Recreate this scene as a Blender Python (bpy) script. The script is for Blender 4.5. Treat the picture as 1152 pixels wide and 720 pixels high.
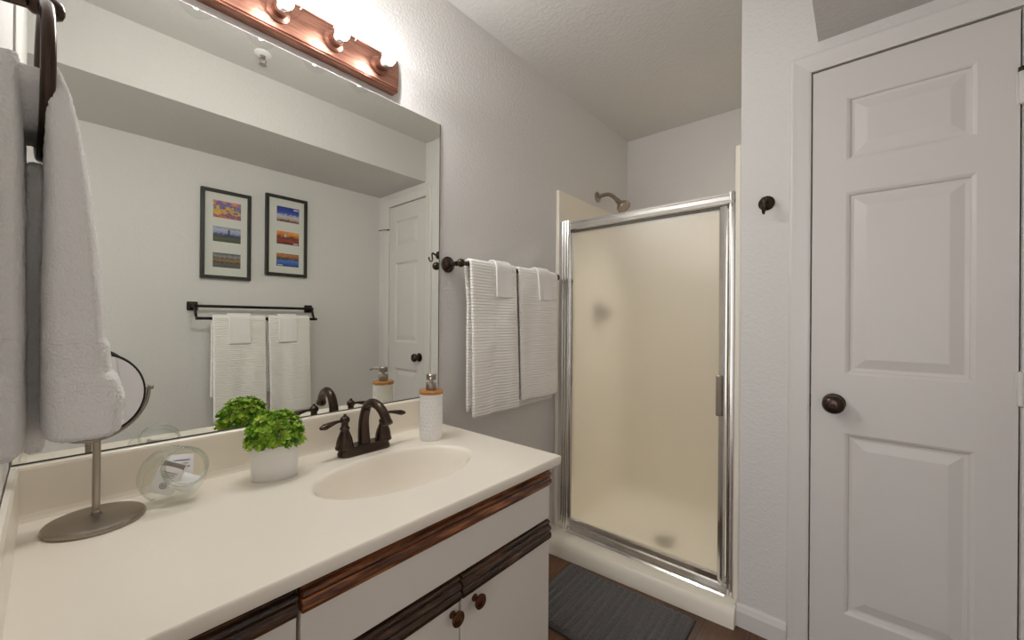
import bpy, bmesh, math, random
from mathutils import Vector, Matrix, noise
random.seed(7)
for o in list(bpy.data.objects):
    bpy.data.objects.remove(o)
SC = bpy.context.scene
COL = SC.collection
PI = math.pi

# ------------------------------------------------------------------ camera
YAW, PITCH, ROLL, CAMZ, FPX = .7127, .0013, .008, 1.1675, 451.244
R0 = Vector((math.cos(YAW), math.sin(YAW), 0)); F0 = Vector((-math.sin(YAW), math.cos(YAW), 0)); U0 = Vector((0, 0, 1))
FW = F0*math.cos(PITCH) + U0*math.sin(PITCH)
U1 = -F0*math.sin(PITCH) + U0*math.cos(PITCH)
RT = R0*math.cos(ROLL) + U1*math.sin(ROLL)
UP = -R0*math.sin(ROLL) + U1*math.cos(ROLL)
cam = bpy.data.cameras.new('camera'); camo = bpy.data.objects.new('camera', cam); COL.objects.link(camo)
cam.sensor_width = 36; cam.lens = 36*FPX/1152; cam.clip_start = .01
camo.matrix_world = Matrix(((RT.x, UP.x, -FW.x, 0), (RT.y, UP.y, -FW.y, 0), (RT.z, UP.z, -FW.z, CAMZ), (0, 0, 0, 1)))
SC.camera = camo

# ------------------------------------------------------------------ world, lights, exposure
w = bpy.data.worlds.new('world'); SC.world = w; w.use_nodes = True
w.node_tree.nodes['Background'].inputs['Color'].default_value = (1.0, 1.0, 1.0, 1)
w.node_tree.nodes['Background'].inputs['Strength'].default_value = 2.25
BULB_STRENGTH = 405
SC.view_settings.view_transform = 'Standard'; SC.view_settings.look = 'None'
SC.view_settings.gamma = 1; SC.view_settings.use_curve_mapping = False
SC.view_settings.exposure = 0.13
cy = SC.cycles
cy.max_bounces = 12; cy.diffuse_bounces = 5; cy.glossy_bounces = 6; cy.transmission_bounces = 10; cy.transparent_max_bounces = 16
cy.sample_clamp_indirect = 3.0
cy.use_denoising = True

# ------------------------------------------------------------------ materials
def srgb(r, g, b):
    f = lambda c: (c/12.92 if c <= .04045 else ((c+.055)/1.055)**2.4)
    return (f(r/255), f(g/255), f(b/255), 1)
def mat(name, col, rough=.5, metal=0, spec=.5, **kw):
    m = bpy.data.materials.new(name); m.use_nodes = True
    b = m.node_tree.nodes['Principled BSDF']
    b.inputs['Base Color'].default_value = col; b.inputs['Roughness'].default_value = rough
    b.inputs['Metallic'].default_value = metal; b.inputs['Specular IOR Level'].default_value = spec
    for k, v in kw.items():
        b.inputs[k.replace('_', ' ')].default_value = v
    return m
def N(m, t, **kw):
    n = m.node_tree.nodes.new(t)
    for k, v in kw.items():
        setattr(n, k, v)
    return n
def L(m, a, b): m.node_tree.links.new(a, b)
def B(m): return m.node_tree.nodes['Principled BSDF']
def coords(m, scale=(1, 1, 1)):
    t = N(m, 'ShaderNodeTexCoord'); mp = N(m, 'ShaderNodeMapping'); mp.inputs['Scale'].default_value = scale
    L(m, t.outputs['Object'], mp.inputs['Vector']); return mp.outputs['Vector']
def noise_tex(m, scale, detail=3, sc=(1, 1, 1), rough=.5):
    n = N(m, 'ShaderNodeTexNoise'); n.inputs['Scale'].default_value = scale; n.inputs['Detail'].default_value = detail
    n.inputs['Roughness'].default_value = rough
    L(m, coords(m, sc), n.inputs['Vector']); return n
def bump(m, h, strength=.3, dist=.002, prev=None):
    b = N(m, 'ShaderNodeBump'); b.inputs['Strength'].default_value = strength; b.inputs['Distance'].default_value = dist
    L(m, h, b.inputs['Height'])
    if prev is not None: L(m, prev, b.inputs['Normal'])
    L(m, b.outputs['Normal'], B(m).inputs['Normal']); return b.outputs['Normal']
def ramp(m, fac, stops):
    r = N(m, 'ShaderNodeValToRGB'); e = r.color_ramp.elements
    while len(e) < len(stops): e.new(.5)
    for i, (p, c) in enumerate(stops): e[i].position = p; e[i].color = c
    L(m, fac, r.inputs['Fac']); return r.outputs['Color']

def paint(name, col, rough=.55, sc=95, strength=.35, dist=.0018):
    m = mat(name, col, rough)
    n = noise_tex(m, sc, 2)
    c = ramp(m, n.outputs['Fac'], [(.42, (0, 0, 0, 1)), (.62, (1, 1, 1, 1))])
    bump(m, c, strength, dist); return m
M = {}
M['wall'] = paint('orange_peel_wall_paint', srgb(222, 219, 216))
M['ceiling'] = paint('ceiling_paint', srgb(211, 208, 205), .7, 70, .35, .002)
M['trim'] = mat('white_trim_enamel', srgb(222, 218, 214), .35)
M['door'] = mat('white_door_enamel', srgb(218, 213, 209), .4)
M['counter'] = mat('cream_cultured_marble', srgb(243, 235, 221), .22)
M['backsplash'] = mat('cream_cultured_marble_splash', srgb(246, 237, 221), .25)
M['surround'] = mat('cream_acrylic', srgb(241, 234, 219), .28)
M['cabinet'] = mat('off_white_laminate', srgb(228, 222, 212), .4)
M['gap'] = mat('tan_face_frame', srgb(190, 165, 105), .6)
M['chrome'] = mat('polished_aluminium', (.86, .85, .83, 1), .13, 1)
M['nickel'] = mat('brushed_nickel', srgb(165, 155, 145), .28, 1)
M['bronze'] = mat('oil_rubbed_bronze', srgb(74, 61, 53), .25, .88)
M['bronze_dark'] = mat('dark_bronze', srgb(48, 42, 38), .38, .7)
M['knobwood'] = mat('copper_bronze_knob', srgb(92, 58, 38), .35, .8)
M['copper'] = mat('polished_copper', srgb(160, 112, 94), .4, 1)
n = noise_tex(M['copper'], 4, 2, (1, 3, 30)); L(M['copper'], ramp(M['copper'], n.outputs['Fac'], [(.3, srgb(138, 94, 78)), (.7, srgb(174, 128, 110))]), B(M['copper']).inputs['Base Color'])  # streaky tones painted in for grain-like reflections in the polish
M['mirror'] = mat('silvered_mirror', (.87, .885, .825, 1), 0, 1)
M['makeup_mirror'] = mat('makeup_mirror_glass', (.88, .88, .87, 1), .02, 1)
M['mirror_edge'] = mat('dark_mirror_edge', srgb(70, 68, 62), .5)
M['white_ceramic'] = mat('white_ceramic', srgb(240, 238, 236), .3)
M['white_plastic'] = mat('white_plastic', srgb(232, 230, 228), .4)
M['bamboo'] = mat('bamboo', srgb(176, 118, 58), .45)
n = noise_tex(M['bamboo'], 60, 2, (1, 1, 12)); L(M['bamboo'], ramp(M['bamboo'], n.outputs['Fac'], [(.3, srgb(150, 95, 42)), (.7, srgb(200, 145, 82))]), B(M['bamboo']).inputs['Base Color'])
def wood(name, a, b, c, rough=.3):
    m = mat(name, b, rough, spec=.6)
    n = noise_tex(m, 9, 5, (6, .7, 9), .65)
    L(m, ramp(m, n.outputs['Fac'], [(.34, a), (.52, b), (.7, c)]), B(m).inputs['Base Color'])
    bump(m, n.outputs['Fac'], .15, .001); return m
M['walnut'] = wood('dark_red_wood', srgb(46, 24, 14), srgb(112, 62, 34), srgb(186, 120, 70), .2)
M['ebony'] = wood('near_black_wood', srgb(30, 18, 12), srgb(60, 38, 24), srgb(116, 80, 50), .22)
M['black_frame'] = mat('black_frame_wood', srgb(38, 36, 31), .45)
M['mat_board'] = mat('white_mat_board', srgb(232, 232, 224), .8)
M['glow'] = mat('lit_lamp_core', (1, 1, 1, 1)); B(M['glow']).inputs['Emission Color'].default_value = (1.0, .995, .985, 1); B(M['glow']).inputs['Emission Strength'].default_value = BULB_STRENGTH
def clear_glass(name, fac=.12, tint=(1, 1, 1, 1), power=1.0):
    m = bpy.data.materials.new(name); m.use_nodes = True; t = m.node_tree; t.nodes.remove(t.nodes['Principled BSDF'])
    out = t.nodes['Material Output']; tr = N(m, 'ShaderNodeBsdfTransparent'); gl = N(m, 'ShaderNodeBsdfGlossy')
    tr.inputs['Color'].default_value = tint; gl.inputs['Roughness'].default_value = .03
    lw = N(m, 'ShaderNodeLayerWeight'); lw.inputs['Blend'].default_value = .5
    pw = N(m, 'ShaderNodeMath', operation='POWER'); L(m, lw.outputs['Facing'], pw.inputs[0]); pw.inputs[1].default_value = power
    ml = N(m, 'ShaderNodeMath', operation='MULTIPLY_ADD'); L(m, pw.outputs[0], ml.inputs[0]); ml.inputs[1].default_value = fac; ml.inputs[2].default_value = .04
    ge = N(m, 'ShaderNodeNewGeometry'); iv = N(m, 'ShaderNodeMath', operation='SUBTRACT'); iv.inputs[0].default_value = 1; L(m, ge.outputs['Backfacing'], iv.inputs[1])
    m9 = N(m, 'ShaderNodeMath', operation='MULTIPLY'); L(m, ml.outputs[0], m9.inputs[0]); L(m, iv.outputs[0], m9.inputs[1])
    mx = N(m, 'ShaderNodeMixShader'); L(m, m9.outputs[0], mx.inputs['Fac'])
    L(m, tr.outputs[0], mx.inputs[1]); L(m, gl.outputs[0], mx.inputs[2]); L(m, mx.outputs[0], out.inputs['Surface']); return m
M['bulb_glass'] = clear_glass('clear_bulb_glass', .5, (.97, .97, .97, 1), 5)
M['rim_glass'] = clear_glass('clear_rim_glass', .9, (.93, .955, .93, 1), 1.3)
M['jar_glass'] = clear_glass('clear_jar_glass', .85, (.955, .97, .955, 1), 2.2)
# obscure shower glass: rough refraction plus a little surface scatter
m = bpy.data.materials.new('obscure_glass'); m.use_nodes = True; t = m.node_tree; t.nodes.remove(t.nodes['Principled BSDF'])
rf = N(m, 'ShaderNodeBsdfRefraction'); rf.inputs['Roughness'].default_value = .36; rf.inputs['IOR'].default_value = 1.3; rf.inputs['Color'].default_value = (1, .99, .97, 1)
df = N(m, 'ShaderNodeBsdfDiffuse'); df.inputs['Color'].default_value = srgb(228, 222, 208)
tl = N(m, 'ShaderNodeBsdfTranslucent'); tl.inputs['Color'].default_value = srgb(238, 231, 216)
gl = N(m, 'ShaderNodeBsdfGlossy'); gl.inputs['Roughness'].default_value = .35
m1 = N(m, 'ShaderNodeMixShader'); m1.inputs[0].default_value = .5; L(m, df.outputs[0], m1.inputs[1]); L(m, tl.outputs[0], m1.inputs[2])
m2 = N(m, 'ShaderNodeMixShader'); m2.inputs[0].default_value = .72; L(m, m1.outputs[0], m2.inputs[1]); L(m, rf.outputs[0], m2.inputs[2])
m3 = N(m, 'ShaderNodeMixShader'); m3.inputs[0].default_value = .06; L(m, m2.outputs[0], m3.inputs[1]); L(m, gl.outputs[0], m3.inputs[2])
L(m, m3.outputs[0], t.nodes['Material Output'].inputs['Surface'])
nz = noise_tex(m, 160, 2); bp_ = N(m, 'ShaderNodeBump'); bp_.inputs['Strength'].default_value = .4; bp_.inputs['Distance'].default_value = .001
L(m, nz.outputs['Fac'], bp_.inputs['Height'])
for s in (rf, df, gl): L(m, bp_.outputs['Normal'], s.inputs['Normal'])
M['obscure'] = m
def ribbed(name, col, axis='Z', period=.0118, strength=.6, dist=.003):
    m = mat(name, col, .95, spec=.1)
    B(m).inputs['Sheen Weight'].default_value = .3
    wv = N(m, 'ShaderNodeTexWave', wave_type='BANDS', bands_direction=axis, wave_profile='SIN')
    wv.inputs['Scale'].default_value = .314/period; wv.inputs['Distortion'].default_value = .12; wv.inputs['Detail'].default_value = 1
    wv.inputs['Detail Scale'].default_value = .4
    L(m, coords(m), wv.inputs['Vector'])
    nb = bump(m, noise_tex(m, 500, 2).outputs['Fac'], .3, .001)
    bump(m, wv.outputs['Fac'], strength, dist, nb); return m
M['towel'] = ribbed('white_ribbed_cotton', srgb(249, 246, 241))
M['terry'] = mat('white_terry_cotton', srgb(250, 248, 245), .95, spec=.1); B(M['terry']).inputs['Sheen Weight'].default_value = .5
bump(M['terry'], noise_tex(M['terry'], 420, 4).outputs['Fac'], .7, .003)
M['mat'] = mat('charcoal_chenille', srgb(74, 72, 73), .95, spec=.1); B(M['mat']).inputs['Sheen Weight'].default_value = .3
n = noise_tex(M['mat'], 260, 3); L(M['mat'], ramp(M['mat'], n.outputs['Fac'], [(.3, srgb(56, 54, 55)), (.7, srgb(106, 102, 101))]), B(M['mat']).inputs['Base Color']); bump(M['mat'], n.outputs['Fac'], .9, .004)
M['mat_edge'] = mat('mat_binding', srgb(52, 48, 45), .9)
M['leaf'] = mat('bright_green_leaf', srgb(92, 140, 34), .5)
n = noise_tex(M['leaf'], 45, 2); L(M['leaf'], ramp(M['leaf'], n.outputs['Fac'], [(.3, srgb(88, 140, 28)), (.5, srgb(142, 184, 48)), (.72, srgb(200, 218, 96))]), B(M['leaf']).inputs['Base Color'])
M['packet'] = mat('white_paper', srgb(236, 233, 232), .6)
M['packet_grey'] = mat('grey_printed_band', srgb(142, 130, 122), .6)
M['ink'] = mat('dark_ink', srgb(40, 38, 42), .7)
M['ink_purple'] = mat('purple_ink', srgb(98, 82, 138), .7)
M['soil'] = mat('dark_moss', srgb(40, 52, 22), .9)
# wood plank floor
m = mat('brown_plank_floor', srgb(105, 72, 50), .35)
br = N(m, 'ShaderNodeTexBrick'); br.inputs['Scale'].default_value = 1; br.inputs['Brick Width'].default_value = 1.2; br.inputs['Row Height'].default_value = .15
br.inputs['Mortar Size'].default_value = .0015; br.inputs['Color1'].default_value = srgb(112, 76, 52); br.inputs['Color2'].default_value = srgb(88, 60, 42); br.inputs['Mortar'].default_value = srgb(40, 27, 20)
tc = N(m, 'ShaderNodeTexCoord'); mp = N(m, 'ShaderNodeMapping'); mp.inputs['Rotation'].default_value = (0, 0, PI/2); L(m, tc.outputs['Object'], mp.inputs['Vector']); L(m, mp.outputs['Vector'], br.inputs['Vector'])
n = noise_tex(m, 12, 5, (10, .8, 1), .65); mx = N(m, 'ShaderNodeMix', data_type='RGBA', blend_type='MULTIPLY'); mx.inputs['Factor'].default_value = .8
L(m, br.outputs['Color'], mx.inputs[6]); L(m, ramp(m, n.outputs['Fac'], [(.3, (.45, .42, .4, 1)), (.7, (1.25, 1.2, 1.15, 1))]), mx.inputs[7]); L(m, mx.outputs[2], B(m).inputs['Base Color'])
M['floor'] = m

# ------------------------------------------------------------------ mesh helpers (world coordinates)
def new(): return bmesh.new()
def box(bm, x0, x1, y0, y1, z0, z1, bev=0, seg=2, mi=0):
    vs = [bm.verts.new((x, y, z)) for x in (x0, x1) for y in (y0, y1) for z in (z0, z1)]
    fs = [bm.faces.new([vs[i] for i in q]) for q in ((0, 1, 3, 2), (4, 6, 7, 5), (0, 4, 5, 1), (2, 3, 7, 6), (0, 2, 6, 4), (1, 5, 7, 3))]
    for f in fs: f.material_index = mi
    if bev:
        es = {e for f in fs for e in f.edges}
        r = bmesh.ops.bevel(bm, geom=list(es), offset=bev, segments=seg, profile=.5, affect='EDGES')
        for f in r['faces']: f.material_index = mi
    return vs
def frame_of(d):
    d = Vector(d).normalized(); a = Vector((0, 0, 1)) if abs(d.z) < .9 else Vector((1, 0, 0))
    u = d.cross(a).normalized(); v = d.cross(u).normalized(); return d, u, v
def ring(bm, c, u, v, ru, rv, n):
    return [bm.verts.new(Vector(c) + u*(ru*math.cos(2*PI*i/n)) + v*(rv*math.sin(2*PI*i/n))) for i in range(n)]
def bridge(bm, a, b, mi=0):
    n = len(a)
    for i in range(n):
        f = bm.faces.new((a[i], a[(i+1) % n], b[(i+1) % n], b[i])); f.smooth = True; f.material_index = mi
def cap(bm, r, mi=0):
    f = bm.faces.new(r); f.material_index = mi; return f
def lathe(bm, c, axis, prof, n=32, close=True, mi=0, squash=1.0):
    """prof: (distance along the axis, radius)"""
    d, u, v = frame_of(axis); c = Vector(c); prev = None; first = None
    for (h, r) in prof:
        rr = ring(bm, c + d*h, u, v, max(r, 1e-5), max(r, 1e-5)*squash, n)
        if prev: bridge(bm, prev, rr, mi)
        else: first = rr
        prev = rr
    if close: cap(bm, list(reversed(first)), mi); cap(bm, prev, mi)
def smooth_path(pts, k=6):
    P = [Vector(p) for p in pts]; out = []
    for i in range(len(P)-1):
        p0, p1, p2, p3 = P[max(i-1, 0)], P[i], P[i+1], P[min(i+2, len(P)-1)]
        for j in range(k):
            t = j/k
            out.append(.5*((2*p1) + (p2-p0)*t + (2*p0-5*p1+4*p2-p3)*t*t + (3*p1-p0-3*p2+p3)*t**3))
    out.append(P[-1]); return out
def tube(bm, pts, r, n=14, k=6, closed=False, mi=0, flat=1.0, flatdir=None):
    """r: number or one value per control point"""
    if closed: path = [Vector(p) for p in pts]; rs = [r]*len(path)
    else:
        path = smooth_path(pts, k) if k > 1 else [Vector(p) for p in pts]
        if isinstance(r, (list, tuple)):
            rs = []
            for i in range(len(path)):
                t = i/(len(path)-1)*(len(r)-1); a = min(int(t), len(r)-2); rs.append(r[a]+(r[a+1]-r[a])*(t-a))
        else: rs = [r]*len(path)
    prev = None; first = None; u = None; m_ = len(path)
    for i, p in enumerate(path):
        if closed: d = (path[(i+1) % m_] - path[i-1]).normalized()
        else: d = (path[min(i+1, m_-1)] - path[max(i-1, 0)]).normalized()
        if flatdir is not None: u = Vector(flatdir); u = (u - d*u.dot(d)).normalized()
        elif u is None: _, u, _ = frame_of(d)
        else: u = (u - d*u.dot(d)).normalized()
        v = d.cross(u).normalized()
        rr = ring(bm, p, u, v, rs[i]*flat, rs[i], n)
        if prev: bridge(bm, prev, rr, mi)
        else: first = rr
        prev = rr
    if closed: bridge(bm, prev, first, mi)
    else: cap(bm, list(reversed(first)), mi); cap(bm, prev, mi)
def ball(bm, c, r, s=(1, 1, 1), n=20, mi=0):
    c = Vector(c); rows = []
    for i in range(1, n//2):
        a = PI*i/(n//2); rows.append([bm.verts.new(c + Vector((r*s[0]*math.sin(a)*math.cos(2*PI*j/n), r*s[1]*math.sin(a)*math.sin(2*PI*j/n), r*s[2]*math.cos(a)))) for j in range(n)])
    for a, b in zip(rows, rows[1:]): bridge(bm, b, a, mi)
    t = bm.verts.new(c + Vector((0, 0, r*s[2]))); b = bm.verts.new(c - Vector((0, 0, r*s[2])))
    for j in range(n):
        f = bm.faces.new((t, rows[0][j], rows[0][(j+1) % n])); f.smooth = True; f.material_index = mi
        f = bm.faces.new((b, rows[-1][(j+1) % n], rows[-1][j])); f.smooth = True; f.material_index = mi
def prism(bm, prof, axis, a0, a1, mi=0, smooth=False):
    """closed outline prof extruded along world axis 'y' (prof = x,z) or 'x' (prof = y,z) or 'z' (prof = x,y)"""
    def P(p, a): return {'y': (p[0], a, p[1]), 'x': (a, p[0], p[1]), 'z': (p[0], p[1], a)}[axis]
    A = [bm.verts.new(P(p, a0)) for p in prof]; C_ = [bm.verts.new(P(p, a1)) for p in prof]; n = len(prof)
    for i in range(n):
        f = bm.faces.new((A[i], A[(i+1) % n], C_[(i+1) % n], C_[i])); f.material_index = mi; f.smooth = smooth
    cap(bm, list(reversed(A)), mi); cap(bm, C_, mi)

# ------------------------------------------------------------------ object helpers
def thing(name, label, cat, loc, group=None):
    o = bpy.data.objects.new(name, None); COL.objects.link(o); o.empty_display_size = .05
    o.location = loc; o['label'] = label; o['category'] = cat
    if group: o['group'] = group
    return o
def origin(o):
    v = Vector((0, 0, 0))
    while o is not None: v += o.location; o = o.parent
    return v
def obj(name, bm, mats, parent=None, loc=None, label=None, smooth=None):
    """one mesh object from world-space geometry; its origin is the parent thing's base, or loc"""
    off = origin(parent) if parent else Vector(loc or (0, 0, 0))
    bmesh.ops.translate(bm, verts=bm.verts, vec=-off)
    bmesh.ops.recalc_face_normals(bm, faces=bm.faces)
    me = bpy.data.meshes.new(name); bm.to_mesh(me); bm.free()
    for m_ in (mats if isinstance(mats, (list, tuple)) else [mats]): me.materials.append(m_)
    o = bpy.data.objects.new(name, me); COL.objects.link(o)
    if parent: o.parent = parent
    else: o.location = off
    if label: o['label'] = label
    if smooth:
        for p in me.polygons: p.use_smooth = True
    if any(p.use_smooth for p in me.polygons):
        flat = [p.index for p in me.polygons if not p.use_smooth]
        me.set_sharp_from_angle(angle=math.radians(38))
        for i in flat: me.polygons[i].use_smooth = False
    return o
def single(name, bm, mats, loc, label, cat, group=None):
    o = obj(name, bm, mats, loc=loc, label=label); o['category'] = cat
    if group: o['group'] = group
    return o
def struct(name, bm, mats, parent=None):
    o = obj(name, bm, mats, parent)
    if not parent: o['kind'] = 'structure'
    return o
def subsurf(o, lv=1):
    md = o.modifiers.new('subdivision', 'SUBSURF'); md.levels = lv; md.render_levels = lv

# ------------------------------------------------------------------ room shell
XL, XR, YD, YB, ZC = -1.23, .4867, 1.752, 2.647, 2.424
YN = -.047
def sbox(name, args, m_): bm = new(); box(bm, *args); return struct(name, bm, m_)
sbox('floor', (XL-.1, XR+.1, -4.0, YB+.1, -.05, 0), M['floor'])  # carried on past the open end to block world light from below
sbox('ceiling', (XL-.1, XR+.1, -1.3, YB+.1, ZC, ZC+.05), M['ceiling'])
sbox('wall_left', (XL-.1, XL, -.6, YB+.1, 0, ZC), M['wall'])
sbox('wall_right', (XR, XR+.1, -1.3, YB+.1, 0, ZC), M['wall'])
sbox('wall_back', (XL, XR, YB, YB+.1, 0, ZC), M['wall'])
bm = new(); box(bm, XL, -.5, YN-.12, YN, 0, ZC); box(bm, -.62, -.5, -1.3, YN-.12, 0, ZC); struct('wall_near', bm, M['wall'])
bm = new()
box(bm, -.35, -.128, YD, YD+.12, 0, ZC, .008); box(bm, .338, XR, YD, YD+.12, 0, ZC); box(bm, -.136, .346, YD, YD+.12, 2.044, ZC)
struct('wall_front', bm, M['wall'])
sbox('wall_closet', (-.35, -.25, YD+.12, YB, 0, ZC), M['wall'])
sbox('ceiling_soffit', (-.112, XR, -1.3, YD, 2.148, ZC), M['ceiling'])
# door casing
bm = new()
st = []
for (o_, d_) in ((0, 0), (0, .010), (.006, .013), (.040, .016), (.052, .018), (.058, .017), (.062, .012), (.062, 0)):
    st.append([(-.129-o_, YD-d_, 0), (-.129-o_, YD-d_, 2.044+o_), (.339+o_, YD-d_, 2.044+o_), (.339+o_, YD-d_, 0)])
V_ = [[bm.verts.new(p) for p in r] for r in st]
for i in range(len(V_)):
    for k in range(3): bm.faces.new((V_[i][k], V_[(i+1) % len(V_)][k], V_[(i+1) % len(V_)][k+1], V_[i][k+1]))
struct('trim_1', bm, M['trim'])
bm = new(); prism(bm, [(YD, 0), (YD-.012, 0), (YD-.014, .06), (YD-.011, .07), (YD-.009, .078), (YD-.004, .086), (YD, .086)], 'x', -.352, -.192)
prism(bm, [(-.35, 0), (-.363, 0), (-.364, .06), (-.361, .07), (-.358, .078), (-.354, .086), (-.35, .086)], 'y', YD-.013, YD+.02)
struct('baseboard_front', bm, M['trim'])
bm = new(); prism(bm, [(XR, 0), (XR-.013, 0), (XR-.013, .07), (XR-.005, .086), (XR, .086)], 'y', -1.3, YD-.02); struct('baseboard_right', bm, M['trim'])

# ------------------------------------------------------------------ panelled closet door
def door_face(bm, yf, x0, x1, z0, z1, panels):
    px0, px1 = panels[0][0], panels[0][1]
    def q(a, b, c, d, e=yf): bm.faces.new([bm.verts.new(p) for p in ((a, e, c), (b, e, c), (b, e, d), (a, e, d))])
    q(x0, px0, z0, z1); q(px1, x1, z0, z1)
    zs = [z0] + [z for p in sorted(panels, key=lambda p: p[2]) for z in (p[2], p[3])] + [z1]
    for i in range(0, len(zs), 2): q(px0, px1, zs[i], zs[i+1])
    for (a, b, c, d) in panels:
        prev = None
        for (ins, dep) in ((0, 0), (.004, .0015), (.009, .004), (.012, .010), (.019, .011), (.022, .011), (.050, .0035), (.053, .003)):
            r = [bm.verts.new(p) for p in ((a+ins, yf+dep, c+ins), (b-ins, yf+dep, c+ins), (b-ins, yf+dep, d-ins), (a+ins, yf+dep, d-ins))]
            if prev:
                for i in range(4): bm.faces.new((prev[i], prev[(i+1) % 4], r[(i+1) % 4], r[i]))
            prev = r
        bm.faces.new(prev)
DX0, DX1, DZ1, DYF = -.1252, .334, 2.038, 1.748
bm = new()
door_face(bm, DYF, DX0, DX1, .008, DZ1, [(-.034, .256, .195, .800), (-.034, .256, .996, 1.606), (-.034, .256, 1.712, 1.927)])
bmesh.ops.remove_doubles(bm, verts=bm.verts, dist=.0004)
box(bm, DX0, DX1, DYF+.0125, DYF+.035, .008, DZ1)
for a, b, c, d in ((DX0, DX0, .008, DZ1), (DX1, DX1, .008, DZ1)):
    bm.faces.new([bm.verts.new(p) for p in ((a, DYF, c), (a, DYF+.02, c), (a, DYF+.02, d), (a, DYF, d))])
bm.faces.new([bm.verts.new(p) for p in ((DX0, DYF, DZ1), (DX1, DYF, DZ1), (DX1, DYF+.02, DZ1), (DX0, DYF+.02, DZ1))])
door = struct('door_1', bm, M['door'])
KX, KZ = -.062, .897
bm = new(); lathe(bm, (KX, DYF+.001, KZ), (0, -1, 0), [(0, .031), (.004, .032), (.008, .030), (.010, .024), (.012, .014), (.026, .011), (.030, .014), (.034, .024), (.040, .029), (.048, .0305), (.055, .028), (.060, .021), (.0625, .010), (.063, .001)])
kn = struct('door_knob', bm, M['bronze'], door)
bm = new(); lathe(bm, (KX, DYF-.0618, KZ), (0, -1, 0), [(0, .006), (.002, .006), (.003, .004)], 16); struct('lock_button', bm, M['bronze_dark'], kn)
bm = new(); box(bm, DX0-.005, DX0-.001, DYF-.004, DYF+.018, KZ-.022, KZ+.022, .001); struct('latch_plate', bm, M['bronze_dark'], door)
for z in (1.82, .99, .24):
    bm = new(); lathe(bm, (.3365, DYF-.006, z-.045), (0, 0, 1), [(-.003, .003), (0, .0065), (.028, .0065), (.0285, .006), (.029, .0065), (.060, .0065), (.0605, .006), (.061, .0065), (.09, .0065), (.094, .003)], 14)
    box(bm, .3265, .3355, DYF-.0022, DYF+.0005, z-.044, z+.044, .0008)
    struct('hinge', bm, M['trim'], door)
bm = new(); tube(bm, [(.3365, DYF-.016, 1.868), (.36, DYF-.03, 1.868), (.42, DYF-.045, 1.868)], .0032, 10)
lathe(bm, (.3365, DYF-.010, 1.862), (0, 0, 1), [(0, .009), (.010, .009)], 14)
ds = struct('door_stop', bm, M['bronze_dark'], door)
bm = new(); lathe(bm, (.378, DYF-.036, 1.862), (0, -.3, -1), [(0, .005), (.03, .005), (.032, .008), (.04, .008)], 12); struct('bumper', bm, M['white_plastic'], ds)

# ------------------------------------------------------------------ wall mirror
t = thing('wall_mirror', 'large frameless wall mirror above the vanity backsplash, under the light bar', 'mirror', (XL, .47, .8805))
bm = new(); box(bm, XL+.0005, XL+.0055, YN+.003, .984, .8818, 1.922, .0012, 2); obj('mirror_glass', bm, M['mirror'], t)
bm = new(); box(bm, XL+.0005, XL+.0065, YN+.003, .984, .8802, .8814); obj('bottom_edge', bm, M['mirror_edge'], t, label='thin dark lower edge of the mirror')
bm = new(); box(bm, XL+.0005, XL+.0058, .9843, .9862, .8805, 1.922); obj('side_edge', bm, M['mirror_edge'], t, label='thin dark side edge of the mirror')

# ------------------------------------------------------------------ vanity cabinet
CT = .772
XF = -.697                                            # plane of the door faces
t = thing('vanity_cabinet', 'off-white vanity cabinet with dark wood finger-pull strips under the countertop', 'cabinet', (-.95, .47, 0))
bm = new(); box(bm, XF-.038, XF-.02, YN+.003, .984, .09, .740); box(bm, XL+.002, XF-.038, YN+.003, .984, .09, .108); box(bm, XL+.002, XF-.075, YN+.003, .984, 0, .09); box(bm, XL+.002, XL+.010, YN+.003, .984, .108, .740); box(bm, XL+.010, XF-.038, YN+.003, YN+.02, .108, .740); obj('carcass', bm, M['gap'], t)
bm = new(); box(bm, XL+.002, XF-.018, .9842, .988, 0, .740, .001); obj('end_panel', bm, M['cabinet'], t)
def strip_prof(z0, z1):
    h = z1-z0; f = lambda x, k: (XF-.018+x, z0+h*k)
    return [f(0, 0), f(.021, .0), f(.0245, .03), f(.027, .10), f(.028, .2), f(.027, .30), f(.0245, .36), f(.022, .40), f(.0225, .44), f(.026, .50), f(.0275, .58), f(.026, .66), f(.0225, .72), f(.018, .76), f(.017, .80), f(.021, .84), f(.023, .90), f(.022, .96), f(.019, 1.0), f(0, 1.0)]
def front(name, y0, y1, z0, z1, strip, wd, knob=None):
    bm = new(); box(bm, XF-.018, XF, y0, y1, z0, z1-strip, .0015); o = obj(name, bm, M['cabinet'], t)
    bm = new(); prism(bm, strip_prof(z1-strip, z1), 'y', y0, y1, smooth=True)
    s = obj('wood_strip', bm, wd, o, label='dark grooved wood finger-pull strip')
    md = s.modifiers.new('bevel', 'BEVEL'); md.width = .002; md.segments = 2; md.limit_method = 'ANGLE'; md.angle_limit = 1.0
    if knob:
        bm = new(); lathe(bm, (XF, knob[0], knob[1]), (1, 0, 0), [(0, .0085), (.003, .0085), (.005, .006), (.014, .0058), (.017, .010), (.019, .0165), (.023, .0172), (.0255, .015), (.026, .0125), (.0248, .0115), (.0255, .0085), (.0275, .006), (.0285, .001)], 28)
        obj('knob', bm, M['knobwood'], o, label='round copper-bronze cabinet knob')
    return o
front('sink_panel', .2775, .984, .580, .733, .054, M['walnut'])
front('cabinet_door', .2775, .6275, .095, .5735, .054, M['ebony'], (.606, .497))
front('cabinet_door', .6335, .984, .095, .5735, .054, M['ebony'], (.676, .500))
for z0, z1 in ((.580, .733), (.375, .5735), (.095, .369)):
    front('drawer', -.035, .2705, z0, z1, .054, M['ebony'])

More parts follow.
